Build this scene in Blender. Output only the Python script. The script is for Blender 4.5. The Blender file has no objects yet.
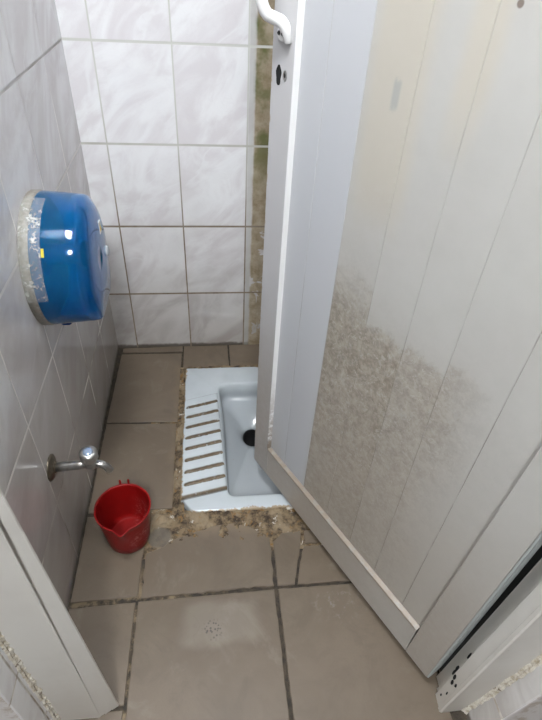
import bpy, bmesh, math, random
from mathutils import Vector, Matrix, noise

random.seed(7)
SC = bpy.context.scene
COL = SC.collection

# ------------------------------------------------------------------ helpers
def tag(o, label=None, cat=None, group=None, kind=None):
    if label: o['label'] = label
    if cat: o['category'] = cat
    if group: o['group'] = group
    if kind: o['kind'] = kind
    return o

def empty(name, loc=(0, 0, 0), rz=0.0):
    o = bpy.data.objects.new(name, None)
    o.location = loc
    o.rotation_euler = (0, 0, rz)
    o.empty_display_size = .05
    COL.objects.link(o)
    return o

def obj(name, bm, mats, parent=None, smooth=False, bevel=0.0, segs=2, normals=True):
    if normals:
        bmesh.ops.recalc_face_normals(bm, faces=bm.faces[:])
    me = bpy.data.meshes.new(name)
    bm.to_mesh(me); bm.free()
    for m in (mats if isinstance(mats, (list, tuple)) else [mats]):
        me.materials.append(m)
    if smooth:
        me.polygons.foreach_set('use_smooth', [True] * len(me.polygons))
    o = bpy.data.objects.new(name, me)
    COL.objects.link(o)
    if parent is not None:
        o.parent = parent
    if bevel > 0:
        b = o.modifiers.new('bevel', 'BEVEL')
        b.width = bevel; b.segments = segs; b.limit_method = 'ANGLE'; b.angle_limit = math.radians(40)
    return o

def box(bm, x0, x1, y0, y1, z0, z1, mi=0):
    vs = [bm.verts.new((x, y, z)) for z in (z0, z1) for y in (y0, y1) for x in (x0, x1)]
    for f in ((0, 2, 3, 1), (4, 5, 7, 6), (0, 1, 5, 4), (2, 6, 7, 3), (0, 4, 6, 2), (1, 3, 7, 5)):
        fc = bm.faces.new([vs[i] for i in f]); fc.material_index = mi
    return vs

def prism(bm, pts, z0, z1, mi=0, top=None):
    """pts in XY; extrude in z.  top: optional function (x,y)->(x,y) moving the upper ring"""
    a = [bm.verts.new((p[0], p[1], z0)) for p in pts]
    b = [bm.verts.new((*(top(*p) if top else (p[0], p[1])), z1)) for p in pts]
    n = len(pts)
    bm.faces.new(a[::-1]).material_index = mi
    bm.faces.new(b).material_index = mi
    for i in range(n):
        bm.faces.new((a[i], a[(i + 1) % n], b[(i + 1) % n], b[i])).material_index = mi
    return b

def frame_of(t):
    t = t.normalized()
    u = t.cross(Vector((0, 0, 1)))
    if u.length < .1: u = t.cross(Vector((0, 1, 0)))
    u.normalize()
    return u, u.cross(t).normalized()

def tube(bm, pts, rad, n=16, caps=True, mi=0):
    pts = [Vector(p) for p in pts]
    rs = rad if isinstance(rad, (list, tuple)) else [rad] * len(pts)
    rings = []
    u = None
    for i, p in enumerate(pts):
        t = (pts[min(i + 1, len(pts) - 1)] - pts[max(i - 1, 0)]).normalized()
        if u is None:
            u, v = frame_of(t)
        else:
            u = (u - t * u.dot(t)).normalized(); v = u.cross(t)
        rings.append([bm.verts.new(p + rs[i] * (math.cos(2 * math.pi * k / n) * u + math.sin(2 * math.pi * k / n) * v)) for k in range(n)])
    for a, b in zip(rings, rings[1:]):
        for k in range(n):
            bm.faces.new((a[k], a[(k + 1) % n], b[(k + 1) % n], b[k])).material_index = mi
    if caps:
        bm.faces.new(rings[0][::-1]).material_index = mi
        bm.faces.new(rings[-1]).material_index = mi

def spline(ctrl, n=8):
    c = [Vector(p) for p in ctrl]
    c = [c[0] * 2 - c[1]] + c + [c[-1] * 2 - c[-2]]
    out = []
    for i in range(1, len(c) - 2):
        p0, p1, p2, p3 = c[i - 1:i + 3]
        for k in range(n):
            t = k / n
            out.append(.5 * ((2 * p1) + (p2 - p0) * t + (2 * p0 - 5 * p1 + 4 * p2 - p3) * t * t + (3 * p1 - p0 - 3 * p2 + p3) * t ** 3))
    out.append(c[-2])
    return out

def lathe(bm, prof, origin, axis, n=32, mi=0):
    """prof: list of (r, h) along axis"""
    axis = Vector(axis).normalized(); o = Vector(origin)
    u, v = frame_of(axis)
    rings = []
    for r, h in prof:
        if r < 1e-6:
            rings.append([bm.verts.new(o + axis * h)])
        else:
            rings.append([bm.verts.new(o + axis * h + r * (math.cos(2 * math.pi * k / n) * u + math.sin(2 * math.pi * k / n) * v)) for k in range(n)])
    for a, b in zip(rings, rings[1:]):
        for k in range(n):
            k2 = (k + 1) % n
            if len(a) == 1 and len(b) == 1: continue
            if len(a) == 1: f = (a[0], b[k2], b[k])
            elif len(b) == 1: f = (a[k], a[k2], b[0])
            else: f = (a[k], a[k2], b[k2], b[k])
            bm.faces.new(f).material_index = mi

def rounded(poly, rads, n=6):
    out = []
    m = len(poly)
    for i in range(m):
        p = Vector(poly[i]); a = Vector(poly[i - 1]); b = Vector(poly[(i + 1) % m])
        r = rads[i] if isinstance(rads, (list, tuple)) else rads
        d1 = (a - p).normalized(); d2 = (b - p).normalized()
        p1 = p + d1 * r; p2 = p + d2 * r
        for k in range(n + 1):
            t = k / n
            out.append(tuple((1 - t) ** 2 * p1 + 2 * t * (1 - t) * p + t * t * p2))
    return out

# ------------------------------------------------------------------ materials
class G:
    def __init__(s, name):
        s.m = bpy.data.materials.new(name); s.m.use_nodes = True
        s.nt = s.m.node_tree; s.nt.nodes.clear()
        s.out = s.nt.nodes.new('ShaderNodeOutputMaterial')
        s.p = s.nt.nodes.new('ShaderNodeBsdfPrincipled')
        s.nt.links.new(s.p.outputs[0], s.out.inputs[0])
        tc = s.nt.nodes.new('ShaderNodeTexCoord')
        sp = s.nt.nodes.new('ShaderNodeSeparateXYZ')
        s.nt.links.new(tc.outputs['Object'], sp.inputs[0])
        s.co = tc.outputs['Object']; s.x, s.y, s.z = sp.outputs
    def put(s, sock, v):
        if isinstance(v, bpy.types.NodeSocket): s.nt.links.new(v, sock)
        elif isinstance(v, (tuple, list)):
            sock.default_value = (*v, 1)[:len(sock.default_value)] if len(v) == 3 else v
        else: sock.default_value = v
    def math(s, op, a, b=0.0, c=None, clamp=False):
        n = s.nt.nodes.new('ShaderNodeMath'); n.operation = op; n.use_clamp = clamp
        s.put(n.inputs[0], a); s.put(n.inputs[1], b)
        if c is not None: s.put(n.inputs[2], c)
        return n.outputs[0]
    def add(s, a, b): return s.math('ADD', a, b)
    def sub(s, a, b): return s.math('SUBTRACT', a, b)
    def mul(s, a, b): return s.math('MULTIPLY', a, b)
    def inv(s, a): return s.math('SUBTRACT', 1.0, a)
    def mx(s, a, b): return s.math('MAXIMUM', a, b)
    def mn(s, a, b): return s.math('MINIMUM', a, b)
    def step(s, v, a, b):          # smooth 0..1 from a to b
        n = s.nt.nodes.new('ShaderNodeMapRange'); n.interpolation_type = 'SMOOTHSTEP'
        if a > b:
            s.put(n.inputs[0], v); n.inputs[1].default_value = b; n.inputs[2].default_value = a
            n.inputs[3].default_value = 1; n.inputs[4].default_value = 0
        else:
            s.put(n.inputs[0], v); n.inputs[1].default_value = a; n.inputs[2].default_value = b
        return n.outputs[0]
    def band(s, v, a, b, soft):
        return s.mul(s.step(v, a - soft, a + soft), s.step(v, b + soft, b - soft))
    def vec(s, x, y, z):
        n = s.nt.nodes.new('ShaderNodeCombineXYZ')
        for i, v in enumerate((x, y, z)): s.put(n.inputs[i], v)
        return n.outputs[0]
    def vadd(s, a, b):
        n = s.nt.nodes.new('ShaderNodeVectorMath'); n.operation = 'ADD'
        s.put(n.inputs[0], a); s.put(n.inputs[1], b); return n.outputs[0]
    def vmul(s, a, b):
        n = s.nt.nodes.new('ShaderNodeVectorMath'); n.operation = 'MULTIPLY'
        s.put(n.inputs[0], a); s.put(n.inputs[1], b); return n.outputs[0]
    def noise(s, scale, detail=4, rough=.5, dist=0.0, co=None, col=False):
        n = s.nt.nodes.new('ShaderNodeTexNoise')
        s.nt.links.new(co if co is not None else s.co, n.inputs['Vector'])
        n.inputs['Scale'].default_value = scale; n.inputs['Detail'].default_value = detail
        n.inputs['Roughness'].default_value = rough; n.inputs['Distortion'].default_value = dist
        return n.outputs['Color' if col else 'Fac']
    def vor(s, scale, co=None, feat='F1'):
        n = s.nt.nodes.new('ShaderNodeTexVoronoi'); n.feature = feat
        s.nt.links.new(co if co is not None else s.co, n.inputs['Vector'])
        n.inputs['Scale'].default_value = scale
        return n.outputs['Distance']
    def white(s, v):
        n = s.nt.nodes.new('ShaderNodeTexWhiteNoise'); n.noise_dimensions = '3D'
        s.nt.links.new(v, n.inputs['Vector']); return n.outputs['Color'], n.outputs['Value']
    def mix(s, f, a, b):
        n = s.nt.nodes.new('ShaderNodeMix'); n.data_type = 'RGBA'
        s.put(n.inputs[0], f); s.put(n.inputs[6], a); s.put(n.inputs[7], b); return n.outputs[2]
    def bump(s, h, strength=.3, dist=.002):
        n = s.nt.nodes.new('ShaderNodeBump'); n.inputs['Strength'].default_value = strength
        n.inputs['Distance'].default_value = dist
        s.nt.links.new(h, n.inputs['Height']); s.nt.links.new(n.outputs[0], s.p.inputs['Normal'])
    def attr(s, name):
        n = s.nt.nodes.new('ShaderNodeAttribute'); n.attribute_name = name; return n.outputs['Fac']
    def set(s, **k):
        for a, v in k.items():
            s.put(s.p.inputs[{'color': 'Base Color', 'rough': 'Roughness', 'metal': 'Metallic', 'trans': 'Transmission Weight',
                              'ior': 'IOR', 'coat': 'Coat Weight', 'spec': 'Specular IOR Level', 'alpha': 'Alpha',
                              'emit': 'Emission Color', 'power': 'Emission Strength'}[a]], v)
        return s.m

def plain(name, color, rough=.5, metal=0.0, vary=.08, scale=30, bump=0.0):
    g = G(name)
    n = g.noise(scale, 4, .6)
    c2 = tuple(max(0, c * (1 - vary * 2)) for c in color)
    if bump: g.bump(n, bump)
    return g.set(color=g.mix(n, color, c2), rough=rough, metal=metal)

def wall_tiles(name, axis, u0, w, v0, h, kind):
    """glazed marbled wall tiles; axis 'x' or 'y' is the horizontal one"""
    g = G(name)
    U = g.x if axis == 'x' else g.y
    V = g.z
    jit = g.mul(g.sub(g.noise(14, 3), .5), .004)
    u = g.math('DIVIDE', g.sub(U, u0), w); v = g.math('DIVIDE', g.sub(V, v0), h)
    fu = g.math('FRACT', u); fv = g.math('FRACT', v)
    du = g.mul(g.mn(fu, g.inv(fu)), w); dv = g.mul(g.mn(fv, g.inv(fv)), h)
    tw = g.mul(g.noise(5, 2), .0012)
    gu = g.step(g.add(du, g.mul(jit, .25)), .0028, .0014)
    gv = g.step(g.add(dv, g.mul(jit, .25)), .0042, .0022)
    gm = g.mx(gu, gv)
    _ = tw
    cell = g.vec(g.math('FLOOR', u), g.math('FLOOR', v), 1.7)
    rc, rv = g.white(cell)
    co = g.vadd(g.vec(U, V, 0.0), g.vmul(rc, (7.0, 7.0, 7.0)))
    # diagonal marbling: rotate and stretch the domain
    a = g.add(g.mul(U, .75), g.mul(V, .66)); b = g.sub(g.mul(V, .75), g.mul(U, .66))
    co2 = g.vadd(g.vec(g.mul(a, .5), b, 0.0), g.vmul(rc, (5.0, 5.0, 5.0)))
    cloud = g.noise(8, 5, .55, 1.6, co2)
    vein = g.math('ABSOLUTE', g.sub(g.noise(5.5, 4, .5, .7, co2), .5))
    vein = g.step(vein, .028, .0)
    fine = g.step(g.math('ABSOLUTE', g.sub(g.noise(10, 3, .5, 2.2, co), .5)), .014, .0)
    base = g.mix(g.step(cloud, .36, .66), (.88, .88, .89), (.76, .735, .75))
    base = g.mix(g.mul(vein, .65), base, (.86, .86, .87))
    base = g.mix(g.mul(fine, .07), base, (.58, .55, .56))
    # brown grime low on the wall, deepened to paint in the light's falloff
    st = g.noise(7, 5, .6)
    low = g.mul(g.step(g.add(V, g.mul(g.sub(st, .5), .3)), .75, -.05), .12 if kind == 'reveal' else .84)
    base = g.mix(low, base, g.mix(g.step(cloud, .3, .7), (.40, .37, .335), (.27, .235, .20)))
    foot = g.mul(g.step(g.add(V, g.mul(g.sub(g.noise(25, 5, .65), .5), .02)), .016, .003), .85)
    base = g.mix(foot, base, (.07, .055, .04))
    if kind == 'back':
        gc = g.mix(g.step(g.add(V, g.mul(g.noise(9, 4), .3)), 1.05, .55), (.62, .62, .58), (.22, .17, .115))
        gc = g.mix(g.mul(g.step(g.noise(45, 4, .7), .50, .66), g.step(g.add(V, g.mul(g.noise(6, 3), .3)), .85, .45)), gc, (.13, .09, .055))
        # brown mossy run along the pipe line
        n2 = g.noise(16, 5, .6)
        X = g.add(g.x, g.mul(g.sub(n2, .5), .012))
        run = g.band(X, .490, .56, .006)
        patch = g.mul(g.step(g.noise(13, 4, .6, .6), .56, .60), g.step(V, .52, .42))
        run = g.mul(run, g.inv(g.mul(patch, .9)))
        rcol = g.mix(g.step(g.noise(20, 5, .7), .35, .65), (.30, .235, .15), (.46, .39, .29))
        rcol = g.mix(g.mul(g.step(g.noise(8, 4, .6), .42, .60), g.step(V, .55, .8)), rcol, (.16, .165, .07))
        base = g.mix(run, base, rcol)
        rim = g.band(g.x, .474, .489, .003)
        base = g.mix(g.mul(rim, .55), base, (.42, .41, .37))  # grey strip: shading beside the brown run, painted on the tile
        gm = g.mul(gm, g.inv(g.mul(run, g.step(du, .01, .003))))
    elif kind == 'side':
        sm = g.mul(g.step(g.noise(5, 5, .6, 1.0, co2), .42, .62), g.step(V, 1.3, .7))
        base = g.mix(g.mul(sm, .42), base, (.45, .40, .385))
        base = g.mix(g.mul(g.step(g.add(V, g.mul(g.sub(st, .5), .4)), 1.05, .2), .48), base, (.44, .41, .38))  # brown film that also paints the wall's dimming towards the floor
        gc = g.mix(g.mul(g.step(g.noise(4, 3), .45, .55), g.step(V, .34, .26)), (.80, .77, .73), (.22, .18, .15))
        gc = g.mix(g.step(V, .85, .95), gc, (.48, .46, .44))
        gm = g.mul(gm, g.add(.55, g.mul(g.step(g.noise(6, 2), .4, .6), .45)))
    else:
        gc = g.mix(g.step(g.noise(30, 3), .4, .6), (.6, .57, .52), (.35, .3, .25))
    rgh = g.add(.16, g.mul(gm, .6))
    g.bump(g.add(g.inv(gm), g.mul(g.noise(40, 2), .06)), .35, .0015)
    return g.set(color=g.mix(gm, base, gc), rough=rgh)

# back wall grid, left wall grid
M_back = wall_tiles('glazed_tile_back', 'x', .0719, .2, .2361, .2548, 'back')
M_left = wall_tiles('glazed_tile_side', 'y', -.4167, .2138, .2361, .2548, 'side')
M_reveal_dim = wall_tiles('glazed_tile_reveal_shaded', 'y', -1.22, .2, .105, .2, 'shaded')  # right reveal: same tile, its shade painted in by the low darkening
M_reveal = wall_tiles('glazed_tile_reveal', 'y', -1.22, .2, .105, .2, 'reveal')

def mat_floor_tile():
    g = G('floor_tile')
    n = g.noise(3.5, 5, .6, .4); f = g.noise(240, 2, .6)
    c = g.mix(g.step(n, .35, .65), (.118, .089, .061), (.146, .113, .081))
    c = g.mix(g.mul(g.step(f, .45, .75), .35), c, (.115, .092, .068))
    # paler patch near the doorway and a cluster of dark specks
    pale_patch = g.mul(g.band(g.add(g.x, g.mul(g.sub(g.noise(9), .5), .05)), .27, .44, .02), g.band(g.add(g.y, g.mul(g.sub(g.noise(11), .5), .06)), -1.08, -.985, .015))
    c = g.mix(g.mul(pale_patch, .35), c, (.25, .22, .185))
    dx = g.math('POWER', g.sub(g.x, .340), 2.0); dy = g.math('POWER', g.sub(g.y, -1.05), 2.0)
    r = g.math('SQRT', g.add(dx, dy))
    specks = g.mul(g.step(r, .030, .012), g.step(g.vor(150), .42, .30))
    c = g.mix(specks, c, (.055, .045, .035))
    dx2 = g.math('POWER', g.sub(g.x, .64), 2.0); dy2 = g.math('POWER', g.mul(g.sub(g.y, -1.01), 1.3), 2.0)
    r2 = g.math('SQRT', g.add(dx2, dy2))
    sp2 = g.mul(g.step(r2, .09, .02), g.step(g.noise(55, 4, .7), .52, .68))
    c = g.mix(g.mul(sp2, .75), c, (.20, .18, .17))
    # brown wet rim next to the toilet
    dX = g.mx(g.sub(.25, g.x), g.sub(g.x, .71)); dY = g.mx(g.sub(-.775, g.y), g.sub(g.y, -.15))
    dd = g.mx(dX, dY)
    ed = g.step(g.add(dd, g.mul(g.sub(g.noise(18, 4), .5), .05)), .045, .0)
    c = g.mix(g.mul(ed, .6), c, (.19, .14, .09))
    ln = g.step(g.math('ABSOLUTE', g.sub(g.noise(5, 3, .5, 1.0), .5)), .006, .0)
    c = g.mix(g.mul(ln, .25), c, (.12, .10, .075))
    blot = g.noise(7, 6, .7, .8)
    c = g.mix(g.mul(g.step(blot, .50, .68), .35), c, (.085, .066, .046))
    c = g.mix(g.mul(g.step(blot, .46, .30), .25), c, (.25, .22, .185))
    rgh = g.add(.34, g.mul(n, .3))
    g.bump(f, .12, .0008)
    return g.set(color=c, rough=rgh)
M_ftile = mat_floor_tile()

def mat_joint():
    g = G('floor_joint')
    n = g.noise(40, 4, .7)
    sand = g.mul(g.step(g.noise(28, 4, .6), .46, .60), g.mul(g.step(g.x, .42, .25), g.step(g.y, -.86, -.93)))
    c = g.mix(g.step(n, .35, .65), (.022, .018, .013), (.06, .045, .03))
    c = g.mix(sand, c, g.mix(n, (.085, .06, .035), (.26, .20, .125)))
    g.bump(n, .5, .003)
    return g.set(color=c, rough=.85)
M_joint = mat_joint()

def mat_mortar():
    g = G('crumbling_mortar')
    n = g.noise(45, 6, .7); m = g.noise(14, 4, .6)
    c = g.mix(g.step(n, .35, .62), (.030, .019, .011), (.195, .142, .082))
    c = g.mix(g.mul(g.step(m, .50, .62), .75), c, (.27, .21, .135))
    c = g.mix(g.step(g.noise(30, 5, .7, .5), .60, .68), c, (.52, .49, .43))
    c = g.mix(g.step(g.noise(22, 5, .7, 1.5), .56, .64), c, (.20, .115, .04))
    pd = g.math('SQRT', g.add(g.math('POWER', g.sub(g.x, .203), 2.0), g.math('POWER', g.add(g.y, .806), 2.0)))
    c = g.mix(g.mul(g.step(g.add(pd, g.mul(g.sub(m, .5), .02)), .036, .024), .85), c, g.mix(n, (.095, .08, .062), (.15, .13, .105)))
    g.bump(n, .8, .004)
    return g.set(color=c, rough=.9)
M_mortar = mat_mortar()

def mat_seam():
    g = G('wall_seam_mortar')
    n = g.noise(70, 5, .7)
    c = g.mix(g.step(n, .35, .6), (.40, .34, .25), (.66, .62, .54))
    c = g.mix(g.step(g.noise(35, 4, .7), .58, .66), c, (.16, .11, .07))
    g.bump(n, .7, .003)
    return g.set(color=c, rough=.9)
M_seam = mat_seam()

def mat_porcelain():
    g = G('porcelain')
    n = g.noise(6, 4, .6)
    c = g.mix(g.step(n, .4, .75), (.475, .515, .535), (.42, .455, .47))
    c = g.mix(g.mul(g.step(g.z, -.002, -.03), .75), c, (.30, .322, .335))       # shade of the bowl's depth painted into the porcelain
    gr = g.attr('groove')
    d = g.mul(g.step(gr, .1, .6), g.step(g.noise(55, 4, .7), .22, .42))
    c = g.mix(d, c, g.mix(g.noise(80, 3), (.06, .042, .025), (.20, .155, .10)))
    # rusty rim where it meets the bedding
    dX = g.mn(g.sub(g.x, .256), g.sub(.704, g.x)); dY = g.mn(g.sub(g.y, -.742), g.sub(-.148, g.y))
    e = g.step(g.add(g.mn(dX, dY), g.mul(g.sub(g.noise(38, 5, .65), .5), .034)), .005, .001)
    c = g.mix(g.mul(e, .85), c, (.30, .21, .11))
    sp = g.step(g.noise(38, 4, .7), .70, .76)
    c = g.mix(g.mul(sp, .7), c, (.30, .25, .2))
    return g.set(color=c, rough=.2, coat=.15)
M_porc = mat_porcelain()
M_drain = plain('drain_dark', (.012, .012, .012), .5)

def mat_door(part):
    g = G('door_pvc_' + part)
    s, z = g.x, g.z
    c = (.435, .428, .405)
    n = g.noise(10, 6, .65); nf = g.noise(60, 5, .7)
    c = g.mix(g.step(n, .3, .8), c, (.405, .396, .372))
    if part == 'panel':
        c = g.mix(g.step(s, .2185, .2215), (.465, .475, .495), c)       # first boards cleaner, with the cool light's blue painted in
        # grime scuffed on by years of use: a patch in the lower middle boards
        rag = g.noise(13, 6, .72, .4)
        zz = g.add(z, g.mul(g.sub(rag, .5), .13))
        fr_ = g.math('FRACT', g.math('DIVIDE', g.sub(s, .2205), .0895))
        zz = g.add(zz, g.mul(g.step(s, .3125, .3145), .065))        # the second board is cleaner higher up
        zz = g.sub(zz, g.mul(g.step(s, .400, .402), .012))
        zz = g.sub(zz, g.mul(g.step(s, .485, .487), .02))
        hard = g.step(zz, .815, .790)
        soft = g.step(zz, .90, .74)
        first = g.step(s, .3145, .3125)
        hard = g.mul(hard, g.sub(1.0, g.mul(g.mul(first, g.step(zz, .70, .78)), .62)))
        m = g.mul(g.add(g.mul(hard, .74), g.mul(soft, .26)), g.step(s, .2185, .2215))
        ss = g.add(s, g.mul(g.sub(g.noise(7, 5, .65), .5), .17))
        m = g.mul(m, g.add(.12, g.mul(g.step(ss, .60, .45), .88)))
        m = g.mul(m, g.sub(1.0, g.mul(g.step(s, .40, .404), .22)))
        m = g.mul(m, g.add(.62, g.mul(nf, .6)))
        m = g.mul(m, g.sub(1.0, g.mul(g.step(g.noise(48, 5, .75), .54, .68), .5)))
        c = g.mix(g.mn(m, 1.0), c, g.mix(g.step(g.noise(70, 5, .75), .35, .65), (.205, .174, .135), (.36, .322, .270)))
        # scuffs through the grime
        sc = g.step(g.math('ABSOLUTE', g.sub(g.noise(22, 4, .6, .8), .5)), .012, .0)
        c = g.mix(g.mul(g.mul(sc, m), .6), c, (.52, .50, .46))
        fl_ = g.mul(g.step(g.noise(95, 3, .6), .64, .72), m)
        c = g.mix(g.mul(fl_, .6), c, (.50, .475, .43))
        sk = g.mul(g.step(g.noise(15, 6, .7, 1.0), .58, .68), m)
        c = g.mix(g.mul(sk, .5), c, (.13, .108, .082))
        film = g.mul(g.step(g.add(z, g.mul(g.sub(n, .5), .3)), .70, .25), g.step(s, .20, .24))
        c = g.mix(g.mul(film, .55), c, (.36, .32, .27))
        # yellowed runs higher up
        r1 = g.mul(g.band(g.add(s, g.mul(g.sub(g.noise(5, 3), .5), .03)), .232, .330, .016), g.step(g.add(z, g.mul(n, .1)), .92, 1.03))
        r2 = g.mul(g.band(g.add(s, g.mul(g.sub(g.noise(5, 3), .5), .02)), .372, .418, .012), g.step(g.add(z, g.mul(n, .06)), 1.04, 1.16))
        c = g.mix(g.mul(g.mx(r1, r2), .45), c, (.46, .41, .315))
        b1 = g.mul(g.band(s, .275, .288, .003), g.band(g.add(z, g.mul(g.sub(nf, .5), .03)), 1.073, 1.108, .006))
        c = g.mix(g.mul(b1, .7), c, (.29, .30, .29))
        b2 = g.mul(g.band(s, .255, .315, .03), g.band(z, .935, .965, .02))
        c = g.mix(g.mul(g.mul(b2, g.step(nf, .4, .6)), .45), c, (.42, .38, .33))
        b3 = g.mul(g.step(s, .14, .07), g.step(g.add(z, g.mul(nf, .1)), .36, .2))
        c = g.mix(g.mul(b3, .45), c, (.45, .41, .36))
        dot = g.step(g.math('SQRT', g.add(g.math('POWER', g.sub(s, .425), 2.0), g.math('POWER', g.sub(z, 1.206), 2.0))), .005, .003)
        c = g.mix(dot, c, (.16, .13, .11))
        g.bump(g.mul(m, nf), .15, .001)
    elif part == 'rail':
        m = g.mul(g.step(z, .5, .05), g.add(.45, g.mul(nf, .8)))
        m = g.mul(m, g.add(.45, g.mul(g.step(s, .66, .30), .55)))
        c = g.mix(m, c, (.36, .315, .265))
    elif part == 'stile':
        c = g.mix(g.step(s, .3, .31), (.48, .475, .48), c)
        m = g.mn(g.mul(g.step(z, .75, .15), g.add(.5, g.mul(nf, .8))), 1.0)
        c = g.mix(g.mul(m, .85), c, (.325, .285, .24))
        chip = g.mul(g.step(s, .006, .001), g.step(g.noise(30, 4, .7), .52, .60))
        c = g.mix(chip, c, (.33, .24, .14))
    return g.set(color=c, rough=g.add(.33, g.mul(nf, .15)))
M_panel = mat_door('panel'); M_rail = mat_door('rail'); M_stile = mat_door('stile')

def mat_bead():
    g = G('door_bead')
    z, s = g.z, g.x
    nf = g.noise(50, 5, .7)
    m = g.mul(g.step(z, .45, .17), g.step(nf, .36, .54))
    lowb = g.step(z, .20, .165)
    c = g.mix(lowb, (.80, .80, .795), (.25, .235, .205))
    return g.set(color=g.mix(g.mul(m, .85), c, (.24, .19, .145)), rough=.35)
M_bead = mat_bead()
def mat_groove():
    g = G('door_groove_grime')
    d = g.mul(g.step(g.z, 1.0, .65), g.step(g.noise(12, 4, .6), .35, .55))
    return g.set(color=g.mix(d, (.40, .385, .36), (.15, .125, .095)), rough=.8)
M_groove = mat_groove()
M_hinge_edge = plain('door_edge_grey', (.44, .475, .47), .4, vary=.15, scale=18)
M_white = plain('white_enamel', (.82, .82, .815), .22, vary=.02)
M_black = plain('black_hole', (.006, .006, .006), .9)
M_rubber = plain('black_rubber', (.012, .013, .013), .6)
M_screw = plain('screw_steel', (.10, .10, .105), .5, .6)

def mat_frame():
    g = G('frame_pvc')
    nf = g.noise(45, 5, .7)
    c = g.mix(g.step(g.noise(7, 4), .35, .7), (.62, .60, .56), (.55, .525, .485))
    m = g.mul(g.step(g.add(g.z, g.mul(g.sub(nf, .5), .2)), .35, .0), .5)
    c = g.mix(m, c, (.50, .45, .39))
    sp = g.mul(g.step(g.noise(50, 4, .65), .69, .74), g.mul(g.step(g.z, .45, .05), g.step(g.x, .3, .5)))
    c = g.mix(sp, c, (.10, .085, .07))
    return g.set(color=c, rough=.38)
M_frame = mat_frame()

def mat_jug():
    g = G('red_plastic')
    n = g.noise(60, 4, .7)
    c = g.mix(n, (.25, .0035, .003), (.19, .003, .003))
    sc = g.mul(g.step(g.noise(75, 5, .75, 1.2), .53, .60), g.mul(g.step(g.x, .125, .165), g.step(g.z, .105, .07)))
    c = g.mix(g.mul(sc, .55), c, (.55, .22, .20))
    return g.set(color=c, rough=.45, spec=.3)
M_jug = mat_jug()
def mat_chrome(name='worn_chrome', dark=.32):
    g = G(name)
    n = g.noise(90, 4, .6)
    c = g.mix(g.step(n, .4, .7), (.44, .44, .43), (.34, .32, .29))
    return g.set(color=c, rough=g.add(.24, g.mul(n, .15)), metal=.95)
M_chrome = mat_chrome()
M_cap_blue = plain('tap_cap', (.42, .52, .68), .15, .6, vary=.05)
M_brass = plain('grimy_flange', (.20, .165, .12), .4, .7, vary=.3, scale=120)

def mat_blue():
    g = G('blue_clear_plastic')
    n = g.noise(40, 4, .6)
    c = g.mix(g.step(n, .4, .7), (.008, .33, .74), (.012, .37, .78))
    g.set(color=c, rough=.10, ior=1.35, trans=.86, coat=.15)
    return g.m
M_blue = mat_blue()
def mat_plate():
    g = G('dusty_grey_plastic')
    n = g.noise(120, 5, .7)
    c = g.mix(g.step(n, .35, .65), (.33, .315, .275), (.23, .21, .175))
    return g.set(color=c, rough=.45)
M_plate = mat_plate()
def mat_tape():
    g = G('old_clear_tape')
    n = g.noise(55, 5, .75)
    c = g.mix(n, (.80, .81, .78), (.60, .60, .55))
    a = g.add(.20, g.mul(g.step(n, .50, .66), .6))
    g.bump(n, .6, .002)
    return g.set(color=c, rough=.2, alpha=a)
M_tape = mat_tape()
M_core = plain('roll_spool', (.10, .16, .26), .5)
M_yellow = plain('yellow_sticker', (.75, .60, .06), .4)
M_paperlab = plain('white_label', (.72, .74, .70), .4)
M_lock = plain('grey_lock', (.50, .55, .58), .35)
M_latch = plain('dark_blue_latch', (.006, .06, .25), .25)
M_paint = plain('white_paint', (.72, .72, .70), .7, vary=.04, scale=8)
M_ceil = plain('ceiling_paint', (.42, .42, .415), .8, vary=.03, scale=6)

# ------------------------------------------------------------------ the room
CEIL = 2.36
# inner wall surfaces (thick slabs)
b = bmesh.new(); box(b, -.12, 1.08, 0, .12, -.02, CEIL)
tag(obj('wall_back', b, M_back), 'back cubicle wall of white marbled tiles with a brown stained strip', 'wall', kind='structure')
b = bmesh.new(); box(b, -.12, 0, -1.19, 0, -.02, CEIL)
tag(obj('wall_left', b, M_left), 'left cubicle wall of grey marbled tiles carrying the tap', 'wall', kind='structure')
b = bmesh.new(); box(b, .97, 1.09, -1.19, 0, -.02, CEIL)
tag(obj('wall_right', b, M_left), 'right cubicle wall hidden behind the open door', 'wall', kind='structure')

PT = 2.10   # the front partition stops short of the ceiling
def mat_front():
    g = G('front_face_tile')
    n = g.noise(8, 4)
    c = g.mix(n, (.72, .70, .69), (.60, .57, .56))
    e = g.step(g.noise(40, 4, .7), .45, .6)
    near = g.step(g.math('ABSOLUTE', g.sub(g.math('ABSOLUTE', g.sub(g.x, .479)), .451)), .022, .008)
    c = g.mix(g.mul(g.mul(near, e), .6), c, (.33, .25, .17))
    return g.set(color=c, rough=.3)
M_front = mat_front()

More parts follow.
